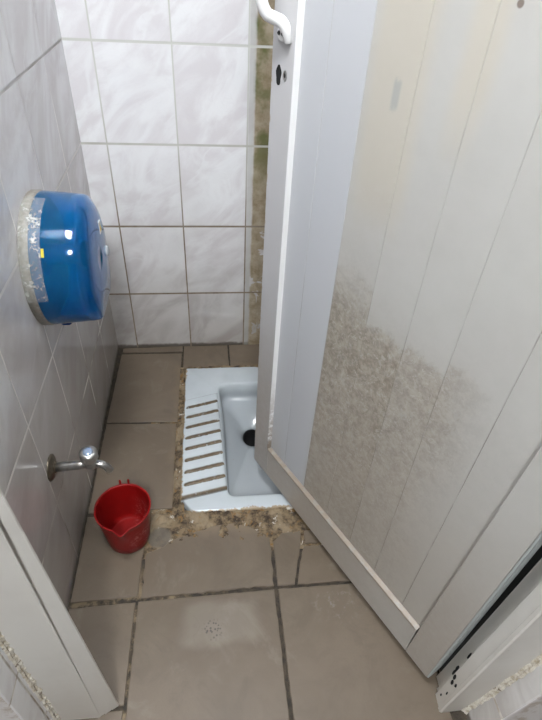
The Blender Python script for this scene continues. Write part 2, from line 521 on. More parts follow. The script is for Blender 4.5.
b = bmesh.new()
prism(b, [(-.9, -1.19), (-.9, -1.262), (.028, -1.262), (.028, -1.19)], -.02, PT, 0)
for f in b.faces:
    f.material_index = 1 if f.normal.x > .5 or (f.calc_center_median().x > .02 and abs(f.calc_center_median().z - 1) < .2) else 0
tag(obj('wall_front', b, [M_front, M_reveal], bevel=.004), 'tiled front partition left of the doorway', 'wall', kind='structure')
b = bmesh.new()
prev = None
for z, x in ((-.02, .866), (.0, .870), (.10, .893), (.20, .914), (.30, .930), (PT, .932)):
    cur = [b.verts.new(c) for c in ((x, -1.195, z), (x, -1.303, z), (1.9, -1.36, z), (1.9, -1.195, z))]
    if prev:
        for k in range(4): b.faces.new((prev[k], prev[(k + 1) % 4], cur[(k + 1) % 4], cur[k])).material_index = 1 if k == 0 else 0
    else: b.faces.new(cur[::-1])
    prev = cur
b.faces.new(prev)
tag(obj('wall_front', b, [M_front, M_reveal_dim], bevel=.004), 'tiled front partition right of the doorway beside the hinges', 'wall', kind='structure')

b = bmesh.new(); box(b, -1.4, 2.2, -3.6, .12, CEIL, CEIL + .1)
tag(obj('ceiling', b, M_ceil), 'plain white ceiling above cubicle and washroom', 'ceiling', kind='structure')
b = bmesh.new(); box(b, -1.4, -1.3, -3.6, -1.262, -.02, CEIL); 
tag(obj('wall_outer_left', b, M_paint), 'painted washroom wall left of the cubicle front', 'wall', kind='structure')

# ------------------------------------------------------------------ floor
b = bmesh.new()
PX0, PX1, PY0, PY1 = .262, .698, -.736, -.154          # hole for the toilet
X0, X1, Y0, Y1 = -1.3, 2.2, -3.6, 0.0
def slab(x0, x1, y0, y1): box(b, x0, x1, y0, y1, -.03, -.0045, 1)
slab(X0, X1, Y0, PY0); slab(0, .97, PY1, Y1); slab(0, PX0, PY0, PY1); slab(PX1, .97, PY0, PY1)
def ftile(pts, jag=.0012):
    # chipped outline: subdivide and jitter, then a small rounded edge
    out = []
    n = len(pts)
    for i in range(n):
        p = Vector((*pts[i], 0)); q = Vector((*pts[(i + 1) % n], 0))
        L = (q - p).length; k = max(1, int(L / .012)); d = (q - p) / max(L, 1e-6); nn = Vector((-d.y, d.x, 0))
        for j in range(k):
            r = p + d * (L * j / k)
            if j: r = r + nn * (noise.noise(r * 60) * jag + noise.noise(r * 220) * jag * .6)
            out.append((r.x, r.y))
    cx = sum(p[0] for p in out) / len(out); cy = sum(p[1] for p in out) / len(out)
    def ins(x, y):
        v = Vector((x - cx, y - cy)); l = v.length
        return (cx + v.x * (1 - .0016 / l), cy + v.y * (1 - .0016 / l))
    tilt = random.uniform(-.0006, .0006)
    n = len(out)
    lo = [b.verts.new((x, y, -.006)) for x, y in out]
    mid = [b.verts.new((x, y, -.0012 + tilt)) for x, y in out]
    top = [b.verts.new((*ins(x, y), tilt)) for x, y in out]
    for i in range(n):
        j = (i + 1) % n
        b.faces.new((lo[i], lo[j], mid[j], mid[i])); b.faces.new((mid[i], mid[j], top[j], top[i]))
    b.faces.new(top)
# back row
ftile([(.020, -.010), (.240, -.004), (.240, -.036), (.020, -.032)])
ftile([(.246, -.004), (.410, -.004), (.413, -.128), (.246, -.134)])
ftile([(.417, -.004), (.652, -.004), (.652, -.140), (.418, -.132)])
ftile([(.658, -.004), (.955, -.004), (.955, -.140), (.658, -.140)])
# left column
ftile([(.018, -.044), (.238, -.046), (.234, -.392), (.010, -.384)])
ftile([(.010, -.391), (.231, -.400), (.232, -.716), (.006, -.718)])
ftile([(.006, -.730), (.166, -.730), (.160, -.958), (.004, -.962)])
ftile([(.004, -.976), (.156, -.972), (.153, -1.186), (.004, -1.186)])
ftile([(.004, -1.192), (.152, -1.194), (.150, -1.50), (.004, -1.50)])
# right column (mostly behind the door)
ftile([(.722, -.146), (.955, -.146), (.955, -.40), (.722, -.40)])
ftile([(.722, -.406), (.955, -.406), (.955, -.72), (.722, -.72)])
# broken row in front of the toilet
ftile([(.172, -.848), (.205, -.836), (.236, -.815), (.293, -.796), (.349, -.780), (.406, -.777), (.451, -.795), (.494, -.826),
       (.492, -.957), (.340, -.958), (.290, -.961), (.168, -.963)], .004)
ftile([(.502, -.838), (.528, -.815), (.579, -.812), (.574, -.852), (.561, -.893), (.544, -.957), (.501, -.957)], .002)
ftile([(.590, -.812), (.80, -.80), (.955, -.80), (.955, -.848), (.586, -.849)], .002)
ftile([(.582, -.857), (.955, -.856), (.955, -.958), (.551, -.958), (.566, -.90)], .002)
# doorway row and washroom beyond
ftile([(.163, -.971), (.492, -.966), (.495, -1.30), (.157, -1.30)])
ftile([(.501, -.966), (.836, -.966), (.836, -1.30), (.503, -1.30)])
ftile([(.842, -.966), (.955, -.966), (.955, -1.19), (.842, -1.19)])
yy = -1.306
first = True
for r in range(7):
    y1 = yy - r * .335
    for cx in range(-4, 6):
        x0 = .162 + cx * .341
        if r == 0 and cx == -1: x0b = -.179
        q0, q1 = x0, x0 + .335
        ya = y1
        if r == 0 and cx == -1:
            continue
        ftile([(q0, ya), (q1, ya), (q1, ya - .329), (q0, ya - .329)])
ftile([(-.179, -1.506), (.150, -1.506), (.150, -1.635), (-.179, -1.635)])
ftile([(-.179, -1.306), (-.002, -1.306), (-.002, -1.5), (-.179, -1.5)])
fl = obj('floor', b, [M_ftile, M_joint])
tag(fl, 'worn beige floor tiles with dark and sandy joints', 'floor', kind='structure')

# crumbling bedding around the toilet: a rough height field cut out under it
b = bmesh.new()
step = .0035
gx0, gx1, gy0, gy1 = .150, .735, -.862, -.128
nx = int((gx1 - gx0) / step); ny = int((gy1 - gy0) / step)
grid = {}
for i in range(nx + 1):
    for j in range(ny + 1):
        x = gx0 + i * step; y = gy0 + j * step
        dx = max(.258 - x, x - .702, 0); dy = max(-.744 - y, y + .146, 0)
        d = math.hypot(dx, dy)
        inside = (.266 < x < .694) and (-.732 < y < -.158)
        if inside: continue
        p = Vector((x, y, .3))
        h = .010 * math.exp(-d / .022) + .007 * noise.fractal(p * 38, 1, 2, 4) + .0035 * noise.noise(p * 160)
        h += .0025 * max(0, 1 - d / .075)
        # cement smear left of the front edge, beside the jug
        e = math.hypot((x - .203) / 1.1, y + .806)
        h = max(h - .0045, .0026 + .0012 * noise.noise(p * 30) - .012 * max(0, (e - .030 - .008 * noise.noise(p * 25)) / .02))
        if x < .236 and y > -.72: h = min(h, -.002 - .5 * (.236 - x))
        if d > .085: h = min(h, -.002)
        h = min(h, .0105)
        if d < .012: h = max(h, .006 + .008 * noise.noise(p * 70) )
        grid[i, j] = b.verts.new((x, y, max(h, -.0044)))
for i in range(nx):
    for j in range(ny):
        k = [(i, j), (i + 1, j), (i + 1, j + 1), (i, j + 1)]
        if all(q in grid for q in k):
            b.faces.new([grid[q] for q in k])
mo = obj('mortar_bed', b, M_mortar, fl, smooth=True)
tag(mo, 'crumbling brown mortar around the toilet')

# ------------------------------------------------------------------ squat toilet
wc = tag(empty('squat_toilet', (.48, -.445, 0)), 'white porcelain squat toilet set in the floor, half behind the door', 'toilet')
WO = Vector((.48, -.445, 0))
def child_at(o, off):           # mesh is written in world coordinates, parent sits at off
    o.matrix_parent_inverse = Matrix.Translation(-Vector(off))
    return o
CX, CY = .48, -.39
outer = rounded([(.256, -.148), (.256, -.700), (.290, -.742), (.670, -.742), (.704, -.700), (.704, -.148)], [.008, .02, .012, .012, .02, .008], 4)
rim = rounded([(.371, -.236), (.389, -.697), (.571, -.697), (.589, -.236)], [.040, .022, .022, .040], 7)
def polar(poly, a):
    d = Vector((math.cos(a), math.sin(a))); best = None
    for i in range(len(poly)):
        p = Vector((poly[i][0] - CX, poly[i][1] - CY)); q = Vector((poly[(i + 1) % len(poly)][0] - CX, poly[(i + 1) % len(poly)][1] - CY))
        e = q - p; den = d.x * e.y - d.y * e.x
        if abs(den) < 1e-12: continue
        t = (p.x * e.y - p.y * e.x) / den; u = (p.x * d.y - p.y * d.x) / den
        if t > 0 and -1e-6 <= u <= 1 + 1e-6: best = t if best is None else max(best, t)
    return best
angs = sorted({round(math.atan2(p[1] - CY, p[0] - CX), 5) for p in outer + rim} | {round(-math.pi + 2 * math.pi * k / 72, 5) for k in range(72)})
angs = [a for i, a in enumerate(angs) if i == 0 or a - angs[i - 1] > .004]
b = bmesh.new()
rings = []
def ring(fn):
    rings.append([b.verts.new(fn(a)) for a in angs])
def P(r, a, z): return (CX + r * math.cos(a), CY + r * math.sin(a), z)
ro = {a: polar(outer, a) for a in angs}; ri = {a: polar(rim, a) for a in angs}
rh = {a: 1 / math.sqrt((math.cos(a) / .032) ** 2 + (math.sin(a) / .041) ** 2) for a in angs}
ring(lambda a: P(ro[a], a, -.012))
ring(lambda a: P(ro[a], a, .010))
ring(lambda a: P(ro[a] - .002, a, .013))
ring(lambda a: P(ro[a] - .005, a, .014))
ring(lambda a: P(ri[a] + .010, a, .014))
ring(lambda a: P(ri[a] + .004, a, .0135))
ring(lambda a: P(ri[a], a, .010))
ring(lambda a: P(ri[a] - .005, a, .000))
ring(lambda a: P(ri[a] - .008, a, -.020))
ring(lambda a: P(ri[a] - .011, a, -.036))
ring(lambda a: P(ri[a] - .016, a, -.046))
ring(lambda a: P(ri[a] - .026, a, -.051))
for t, z in ((.25, -.058), (.5, -.068), (.75, -.080), (.9, -.089)):
    ring(lambda a: P((ri[a] - .026) * (1 - t) + rh[a] * t, a, z))
ring(lambda a: P(rh[a] * 1.03, a, -.095))
ring(lambda a: P(rh[a] * .97, a, -.101))
k_dark = len(rings) - 1
ring(lambda a: P(rh[a] * .95, a, -.112))
ring(lambda a: P(rh[a] * .85, a, -.22))
n = len(angs)
for ri_, (A_, B_) in enumerate(zip(rings, rings[1:])):
    for k in range(n):
        f = b.faces.new((A_[k], A_[(k + 1) % n], B_[(k + 1) % n], B_[k]))
        f.smooth = True
        f.material_index = 1 if ri_ >= k_dark else 0
f = b.faces.new(rings[-1]); f.material_index = 1
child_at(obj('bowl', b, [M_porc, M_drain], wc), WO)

def footrest(mirror):
    b = bmesh.new()
    q = [Vector((.257, -.325)), Vector((.366, -.294)), Vector((.386, -.679)), Vector((.255, -.707))]
    na, nb = 44, 260
    gl = b.verts.layers.float.new('groove')
    gr = {}
    for i in range(na + 1):
        for j in range(nb + 1):
            u = i / na; v = j / nb
            p = (q[0] * (1 - u) + q[1] * u) * (1 - v) + (q[3] * (1 - u) + q[2] * u) * v
            ed = min(u * .112, (1 - u) * .112, v * .384, (1 - v) * .384)
            z = .030 - .004 * max(0, 1 - ed / .004) ** 2
            gd = 0
            for k in range(8):
                vc = .098 + k * .1130
                du = max(.13 - u, u - .93, 0) * .112; dv = abs(v - vc) * .384
                dd = math.hypot(du, dv) + .0012 * noise.noise(Vector((p.x * 90, p.y * 90, 2)))
                if dd < .0080: gd = max(gd, 1 - max(0, (dd - .0052) / .0028))
            z -= .009 * gd
            stain = gd
            if v > .972: stain = max(stain, .75 * (v - .972) / .028)
            if v < .02: stain = max(stain, .5 * (1 - v / .02))
            if u < .03: stain = max(stain, .4 * (1 - u / .03))
            x = p.x if not mirror else .96 - p.x
            vt = b.verts.new((x, p.y, z)); vt[gl] = stain
            gr[i, j] = vt
    for i in range(na):
        for j in range(nb):
            f = b.faces.new((gr[i, j], gr[i + 1, j], gr[i + 1, j + 1], gr[i, j + 1])); f.smooth = True
    bd = [gr[i, 0] for i in range(na + 1)] + [gr[na, j] for j in range(1, nb + 1)] + [gr[i, nb] for i in range(na - 1, -1, -1)] + [gr[0, j] for j in range(nb - 1, 0, -1)]
    lo = [b.verts.new((v.co.x, v.co.y, .008)) for v in bd]
    for i in range(len(bd)):
        j = (i + 1) % len(bd)
        b.faces.new((bd[i], bd[j], lo[j], lo[i]))
    o = obj('footrest', b, M_porc, wc)
    return child_at(o, WO)
footrest(False); footrest(True)

# ------------------------------------------------------------------ door
DA = Vector((.468, -.589, 0)); DROT = math.atan2(-.8835, .4684)
HS = .692
def lean(z): return .026 * (z - .04)
TOP = 2.03
door = tag(empty('door_1', DA, DROT), 'white plastic door standing open, boards grimy at the bottom', 'door', kind='structure')
TH = .056
b = bmesh.new(); box(b, 0, .066, 0, TH, .04, TOP)
obj('stile', b, M_stile, door, bevel=.002)
b = bmesh.new()
zs = [.04 + (TOP - .04) * i / 12 for i in range(13)]
prev = None
for z in zs:
    x0 = .631 + .034 * (z - .15) if z > .15 else .629; x1 = HS + lean(z)
    x0 = min(x0, .70); 
    cur = [b.verts.new(c) for c in ((x0, 0, z), (x1, 0, z), (x1, TH, z), (x0, TH, z))]
    if prev:
        for k in range(4): b.faces.new((prev[k], prev[(k + 1) % 4], cur[(k + 1) % 4], cur[k]))
    else: b.faces.new(cur[::-1])
    prev = cur
b.faces.new(prev)
obj('stile', b, M_stile, door, bevel=.002)
b = bmesh.new(); box(b, .0665, .6285, .0004, TH, .04, .150)
obj('bottom_rail', b, M_rail, door, bevel=.0015)
b = bmesh.new(); box(b, .0665, .695, .0004, TH, TOP - .09, TOP)
obj('top_rail', b, M_rail, door, bevel=.0015)
# grooved panel: boards with narrow V joints
b = bmesh.new()
def sx(s, z): return s + (.034 * (z - .15) if s > .6 else 0) * (1 if z < 1.9 else 1)
gs = [.134, .2205, .3135, .4015, .4865, .5755]
PD = .008
prof = [(.062, PD)]
for g_ in gs:
    w_ = .0010; dpt = .0010 if g_ > .2 else .0006
    prof += [(g_ - w_, PD), (g_ - w_ * .3, PD + dpt), (g_ + w_ * .3, PD + dpt), (g_ + w_, PD)]
prof += [(.665, PD)]
zl = [.14 + (1.95 - .14) * i / 10 for i in range(11)]
rows = [[b.verts.new((s + (0 if s < .5 else (.012 if s > .55 else .006) * min(1, max(0, (z - .2) / .8))), y, z)) for s, y in prof] for z in zl]
for r0, r1 in zip(rows, rows[1:]):
    for k in range(len(prof) - 1):
        f = b.faces.new((r0[k], r0[k + 1], r1[k + 1], r1[k]))
        f.material_index = 1 if (k - 2) % 4 == 0 and k >= 2 and k < len(prof) - 2 else 0
bk = [b.verts.new((s, TH - .006, z)) for s, z in ((.062, .14), (.665, .14), (.665, 1.95), (.062, 1.95))]
b.faces.new(bk)
obj('panel', b, [M_panel, M_groove], door, normals=False)
# glazing bead round the panel
def bead(pts, w=.009, name='bead'):
    # pts: polyline in (s,z) of the outer edge, inner side given by normal
    b = bmesh.new()
    (s0, z0), (s1, z1), (nx_, nz_) = pts
    prof_ = [(-.001, .0), (-.001, -.0026), (min(.003, w * .35), -.0030), (w * .62, -.0015), (w, .0078), (w, .012), (-.001, .012)]
    A_ = [b.verts.new((s0 + nx_ * d, y, z0 + nz_ * d)) for d, y in prof_]
    B_ = [b.verts.new((s1 + nx_ * d, y, z1 + nz_ * d)) for d, y in prof_]
    m_ = len(prof_)
    for k in range(m_): b.faces.new((A_[k], A_[(k + 1) % m_], B_[(k + 1) % m_], B_[k]))
    b.faces.new(A_[::-1]); b.faces.new(B_)
    obj(name, b, M_bead, door)
bead(((.0665, .150), (.0665, 1.94), (1, 0)), .0032)
bead(((.0665, .150), (.6295, .150), (0, 1)), .0065)
# hinge-side edge strip
b = bmesh.new()
prev = None
for z in zs:
    x1 = HS + lean(z) + .0004
    cur = [b.verts.new(c) for c in ((x1, .0015, z), (x1 + .003, .004, z), (x1 + .0035, .016, z), (x1 + .0015, .018, z), (x1 + .0035, .020, z), (x1 + .003, TH - .003, z), (x1, TH - .0015, z))]
    if prev:
        for k in range(6): b.faces.new((prev[k], prev[k + 1], cur[k + 1], cur[k]))
    prev = cur
obj('edge_strip', b, M_hinge_edge, door)
# key holes
b = bmesh.new()
lathe(b, [(0, 0), (1, 0), (1, .0007), (0, .0007)], (0, 0, 0), (0, -1, 0), 20)
for v in b.verts: v.co = Vector((.0225 + v.co.x * (.0072 + .0012 * math.sin(v.co.z * 5)), v.co.y, 1.062 + v.co.z * .0155))
obj('keyhole', b, M_black, door)
b = bmesh.new()
lathe(b, [(.0028, .0002), (.0052, .0014), (.0064, .0012), (.0066, 0)], (0, 0, 0), (0, -1, 0), 20, 0)
lathe(b, [(.0, .0003), (.0030, .0003)], (-.0008, 0, 0), (0, -1, 0), 20, 1)
for v in b.verts: v.co = Vector((.0405 + v.co.x * .8, v.co.y, 1.064 + v.co.z * 1.25))
obj('screw_hole', b, [M_chrome, M_black], door)
# bow pull handle
hd = empty('pull_handle'); hd.parent = door; hd.location = (.024, 0, 1.10)
bpy.data.objects.remove(hd)
b = bmesh.new()
half = [(.047, -.002, 1.112), (.047, -.005, 1.122), (.045, -.008, 1.132), (.038, -.012, 1.139), (.030, -.019, 1.1425), (.023, -.029, 1.148), (.019, -.036, 1.164), (.018, -.038, 1.19)]
path = spline(half + [(x, y, 2.516 - z) for x, y, z in reversed(half)], 6)
hr = [.0092 - .0028 * max(0, 1 - min(i_, len(path) - 1 - i_) / 18) for i_ in range(len(path))]
tube(b, path, hr, 18)
hd = obj('pull_handle', b, M_white, door, smooth=True)
tag(hd, 'white bow pull handle')
for zc in (1.127, 1.397):
    b = bmesh.new()
    lathe(b, [(0, 0), (.0125, 0), (.0125, .003), (.0110, .0055), (0, .006)], (.0305, 0, zc - .004), (0, -1, 0), 28)
    ft = obj('mounting_foot', b, M_white, hd, smooth=False, bevel=.0006)
    b = bmesh.new()
    for q in (-.0052, .0052):
        lathe(b, [(0, .005), (.0036, .0055), (.0030, .0070), (0, .0074)], (.0305 + q, 0, zc - .005), (0, -1, 0), 14)
        box(b, .0305 + q - .0024, .0305 + q + .0024, -.0078, -.0072, zc - .0056, zc - .0044, 1)
    obj('screw', b, [M_screw, M_black], hd, smooth=False)

# ------------------------------------------------------------------ door frame
fr = tag(empty('trim_1', (.47, -1.22, 0)), 'white plastic door frame fixed in the tiled doorway', 'door frame', kind='structure')
FO = Vector((.47, -1.22, 0))
def fl_lean(z): return .068 * min(z, .8)
def col(bm, pts, z0, z1, k=0.0, n=8, mi=0):
    prev = None
    for i in range(n + 1):
        z = z0 + (z1 - z0) * i / n
        cur = [bm.verts.new((x + (k * fl_lean(z) if w else 0), y, z)) for x, y, w in [(p[0], p[1], p[2] if len(p) > 2 else 1) for p in pts]]
        if prev:
            m = len(cur)
            for q in range(m): bm.faces.new((prev[q], prev[(q + 1) % m], cur[(q + 1) % m], cur[q])).material_index = mi
        else: bm.faces.new(cur[::-1]).material_index = mi
        prev = cur
    bm.faces.new(prev).material_index = mi
HT = 2.10
b = bmesh.new()
col(b, [(.026, -1.203, 0), (.1045, -1.203, 0), (.1075, -1.2025, 0), (.1085, -1.2015, 0), (.1165, -1.1975), (.1170, -1.1985), (.1300, -1.1915), (.1305, -1.1925), (.1420, -1.1860), (.1425, -1.183), (.140, -1.180), (.026, -1.178, 0)], 0, HT, -.5)
o = child_at(obj('jamb', b, M_frame, fr), FO); tag(o, 'left jamb of the frame')
b = bmesh.new()
col(b, [(.93, -1.255, 0), (.816, -1.2565), (.813, -1.254), (.8132, -1.247), (.8146, -1.246), (.816, -1.222), (.817, -1.221), (.8225, -1.2205), (.823, -1.212), (.829, -1.211), (.830, -1.189), (.93, -1.189, 0)], 0, HT, 1.0)
o = child_at(obj('jamb', b, M_frame, fr), FO); tag(o, 'right hinge jamb with dark holes')
b = bmesh.new()
col(b, [(.8305, -1.1905), (.8296, -1.189), (.8310, -1.174), (.842, -1.174), (.842, -1.19)], .03, HT - .06, 1.0)
child_at(obj('rubber_seal', b, M_rubber, fr), FO)
# ragged mortar seams where the frame meets the tiles
def seam(x, y, sx_, base):
    b = bmesh.new()
    rows = []
    n = 560
    for i in range(n + 1):
        z = .0 + (HT - .0) * i / n
        p = Vector((x * 3, 0, z))
        wv = .005 + .0035 * noise.fractal(p * 45, 1, 2, 4) + .002 * noise.noise(p * 170) + base * max(0, 1 - z / .26) ** 1.0
        wv = max(wv, .0012)
        dv = .006 + .003 * noise.fractal(p * 60 + Vector((5, 0, 0)), 1, 2, 3)
        hgt = .004 + .002 * noise.noise(p * 90 + Vector((9, 2, 0)))
        xb_ = x
        if sx_ < 0: xb_ = .8695 + (.0605 * min(1, z / .3) ** .9)
        rows.append([b.verts.new((c[0] + xb_ - x, c[1], c[2])) for c in ((x + sx_ * wv * 1.2, y + .0015, z), (x + sx_ * wv, y - .0015, z), (x + sx_ * wv * .5, y - hgt, z),
                                              (x + sx_ * .003, y - dv, z), (x - sx_ * .001, y - dv - .003, z))])
    for r0, r1 in zip(rows, rows[1:]):
        for k in range(4): b.faces.new((r0[k], r0[k + 1], r1[k + 1], r1[k]))
    o = obj('mortar_seam', b, M_seam, fr)
    return child_at(o, FO)
seam(.0285, -1.203, 1, .0); seam(.930, -1.2555, -1, .003)
# stained holes in the hinge jamb, left by an old fitting
for (hz, hy, w_, h_) in ((.10, -1.231, .0030, .0050), (.118, -1.2275, .0030, .0055), (.11, -1.2405, .0022, .004), (.03, -1.232, .0018, .0026), (.06, -1.2385, .0016, .0035), (.105, -1.2165, .0034, .008), (.125, -1.2150, .003, .007), (.19, -1.2155, .002, .009)):
    b = bmesh.new()
    lathe(b, [(0, 0), (1, 0), (1, .0005), (0, .0005)], (0, 0, 0), (-1, 0, 0), 14)
    for v in b.verts: v.co = Vector(((.8150 if hy < -1.22 else .8226) + fl_lean(hz) + v.co.x, hy + v.co.y * w_ * 1.15, hz + v.co.z * h_ * 2.0))
    child_at(obj('screw_hole', b, M_black, fr), FO)

# ------------------------------------------------------------------ water tap
TP = Vector((0, -.816, .327))
tap = tag(empty('water_tap', TP), 'worn chrome water tap on the left tiled wall above the red jug', 'tap')
def T(x, y, z): return (x, -.816 + y, .327 + z)
b = bmesh.new()
lathe(b, [(0, -.003), (.0295, -.003), (.030, .002), (.026, .005), (.016, .0075), (.0125, .009), (.0125, .012), (0, .012)], T(0, 0, 0), (1, 0, 0), 32)
child_at(obj('wall_flange', b, M_brass, tap, smooth=True), TP)
b = bmesh.new()
tube(b, [T(.008, 0, 0), T(.03, 0, .002), T(.06, 0, .0045), T(.078, 0, .006)], [.0108, .0106, .0104, .0108], 20)
child_at(obj('pipe', b, M_chrome, tap, smooth=True), TP)
b = bmesh.new()
tube(b, [T(.074, 0, .0055), T(.080, 0, .0063), T(.086, 0, .007), T(.093, 0, .007), T(.098, 0, .0065)], [.0098, .0125, .0135, .0125, .0095], 20)
lathe(b, [(.0115, -.004), (.011, .010), (.009, .013), (.009, .024), (0, .024)], T(.086, 0, .006), (.05, -.12, 1), 20)
child_at(obj('valve_body', b, M_chrome, tap, smooth=True), TP)
b = bmesh.new()
sp = spline([T(.094, 0, .0068), T(.104, -.001, .0062), T(.114, -.002, .001), T(.121, -.003, -.009), T(.1225, -.003, -.015)], 6)
tube(b, sp, [.0085] * (len(sp) - 3) + [.0083, .009, .009], 18)
child_at(obj('spout', b, M_chrome, tap, smooth=True), TP)
b = bmesh.new()
prof = [(0, .0), (.011, .0), (.0175, .004), (.0198, .009), (.0198, .020), (.0176, .0255), (.0128, .028), (0, .0285)]
lathe(b, prof, T(.0872, -.003, .0285), (.05, -.16, 1), 40)
ax = Vector((.05, -.16, 1)).normalized()
c0 = Vector(T(.0872, -.003, .0285))
for v in b.verts:                       # fluted grip
    r = v.co - c0; h = r.dot(ax); rad = r - ax * h
    if rad.length > .0185:
        u_, v_ = frame_of(ax); a = math.atan2(rad.dot(v_), rad.dot(u_))
        v.co -= rad.normalized() * .0013 * (.5 + .5 * math.cos(a * 8))
kn = child_at(obj('knob', b, M_chrome, tap, smooth=True), TP)
b = bmesh.new()
lathe(b, [(0, .0275), (.0105, .0278), (.0100, .0300), (.006, .0310), (0, .0313)], c0, ax, 28)
cp = obj('cap', b, M_cap_blue, kn, smooth=True)
tag(cp, 'pale blue cap')

# ------------------------------------------------------------------ red jug
JC = Vector((.124, -.795, .0))
jug = tag(empty('plastic_jug', JC), 'red plastic measuring jug standing on the floor under the tap', 'jug')
H, RT, RB = .135, .0670, .0525
SA = math.atan2(-.9, .05)             # spout direction
b = bmesh.new()
NJ = 96
def jr(a, t, inner):
    r = RB + (RT - RB) * t
    d = (a - SA + math.pi) % (2 * math.pi) - math.pi
    k = max(0, (t - .55) / .45) ** 1.5
    r += .0165 * k * max(0, 1 - abs(d) / .30) ** 1.15
    if t > .97 and not inner: r += .0016
    return r - (.0022 if inner else 0)
rings = []
for t, inner in ((0, 0), (.02, 0), (.2, 0), (.4, 0), (.6, 0), (.72, 0), (.84, 0), (.95, 0), (.972, 0), (1.0, 0), (1.0, 1), (.95, 1), (.84, 1), (.72, 1), (.6, 1), (.4, 1), (.2, 1), (.03, 1)):
    z = H * t if not (inner and t < .05) else .004
    rings.append([b.verts.new((JC.x + (jr(2 * math.pi * k / NJ, t, inner) - (.003 if t == 0 else 0)) * math.cos(2 * math.pi * k / NJ),
                               JC.y + (jr(2 * math.pi * k / NJ, t, inner) - (.003 if t == 0 else 0)) * math.sin(2 * math.pi * k / NJ), z + .0005)) for k in range(NJ)])
for r0, r1 in zip(rings, rings[1:]):
    for k in range(NJ):
        f = b.faces.new((r0[k], r0[(k + 1) % NJ], r1[(k + 1) % NJ], r1[k])); f.smooth = True
b.faces.new(rings[0][::-1]); b.faces.new(rings[-1])
# embossed measure marks
o = child_at(obj('body', b, M_jug, jug), JC)
b = bmesh.new()
ha = SA + math.pi - .02
hd_, hn = Vector((math.cos(ha), math.sin(ha), 0)), Vector((-math.sin(ha), math.cos(ha), 0))
for off in (-.0105, .0105):
    pts = [(RT - .0015, H - .012), (RT - .001, H + .006), (RT + .001, H + .017), (RT + .003, H + .016), (RT + .005, H - .002), (RT + .004, .098), (RT + .016, .092), (RT + .026, .082), (RT + .029, .066), (RT + .024, .044), (RT + .010, .034), (RB + .003, .032),
           (RB + .004, .040), (RT + .006, .043), (RT + .016, .052), (RT + .020, .066), (RT + .018, .076), (RT + .010, .083), (RT - .006, .086)]
    A_ = [b.verts.new(JC + hd_ * r + hn * (off - .0023) + Vector((0, 0, z))) for r, z in pts]
    B_ = [b.verts.new(JC + hd_ * r + hn * (off + .0023) + Vector((0, 0, z))) for r, z in pts]
    m = len(pts)
    for k in range(m): b.faces.new((A_[k], A_[(k + 1) % m], B_[(k + 1) % m], B_[k]))
    b.faces.new(A_[::-1]); b.faces.new(B_)
# web between the two ribs
web = [(RT - .003, .0975), (RT + .0155, .0915), (RT + .0255, .0815), (RT + .0285, .066), (RT + .0235, .0445), (RT + .0095, .0345), (RB + .004, .0325)]
W1 = [b.verts.new(JC + hd_ * r + hn * -.009 + Vector((0, 0, z))) for r, z in web]
W2 = [b.verts.new(JC + hd_ * r + hn * .009 + Vector((0, 0, z))) for r, z in web]
for k in range(len(web) - 1): b.faces.new((W1[k], W1[k + 1], W2[k + 1], W2[k]))
child_at(obj('handle', b, M_jug, jug), JC)

# ------------------------------------------------------------------ toilet roll dispenser
DC = Vector((0, -.537, .682))
dsp = tag(empty('paper_dispenser', DC), 'blue translucent jumbo toilet roll dispenser on the left wall', 'dispenser')
RD = .14
def prof_d(k, n=96):
    """outline in (y, z): round, a little flattened along the bottom"""
    a = 2 * math.pi * k / n
    y, z = math.cos(a), math.sin(a)
    r = 1.0
    if z < 0:      # squarer foot
        p = 2.0 + .10 * min(1, -z * 1.4)
        r = (abs(y) ** p + abs(z) ** p) ** (-1 / p)
        r = min(r, .925 / max(-z, .01)) if z < -.5 else r
    return y * r, z * r
NP = 96
def loft(levels, mat, name, parent, cap0=False, cap1=True, part=None, smooth=True, front=False):
    b = bmesh.new(); rg = []
    for x, s, dz in levels:
        row = []
        for k in range(NP):
            py, pz = prof_d(k)
            ss = s
            if front and .6 < s < .935:
                q = min(1, max(0, (-pz - .35) / .55)); q = q * q * (3 - 2 * q)
                ss = s + (.945 - s) * q * (.9 if s > .75 else .8)
            row.append(b.verts.new((x, DC.y + py * RD * ss, DC.z + dz + pz * RD * ss)))
        rg.append(row)
    for r0, r1 in zip(rg, rg[1:]):
        for k in range(NP):
            if part and not part(2 * math.pi * (k + .5) / NP): continue
            f = b.faces.new((r0[k], r0[(k + 1) % NP], r1[(k + 1) % NP], r1[k])); f.smooth = smooth
    if cap0: b.faces.new(rg[0][::-1])
    if cap1: b.faces.new(rg[-1])
    bmesh.ops.delete(b, geom=[v for v in b.verts if not v.link_faces], context='VERTS')
    return child_at(obj(name, b, mat, parent), DC)
bp = loft([(-.002, 1.0, 0), (.015, 1.0, 0), (.018, .985, 0), (.018, .93, 0), (.006, .92, 0), (.006, .3, 0)], M_plate, 'back_plate', dsp, True, True)
cv = loft([(.0165, .982, 0), (.022, .990, 0), (.050, .975, 0), (.080, .958, 0), (.098, .945, 0), (.104, .930, 0), (.114, .80, 0), (.118, .70, 0), (.1205, .5, 0), (.121, .2, 0), (.1211, .01, 0),
           (.1181, .01, 0), (.118, .2, 0), (.1175, .5, 0), (.115, .69, 0), (.1110, .79, 0), (.1005, .912, 0), (.096, .936, 0), (.080, .940, 0), (.050, .957, 0), (.022, .970, 0), (.0165, .966, 0)], M_blue, 'cover', dsp, False, False, front=True)
# spool and paper core inside
b = bmesh.new()
lathe(b, [(0, .0062), (.045, .0062), (.045, .010), (.022, .011), (.022, .088), (.030, .089), (.030, .092), (0, .092)], (0, DC.y, DC.z + .01), (1, 0, 0), 32)
child_at(obj('spool', b, M_core, dsp), DC)
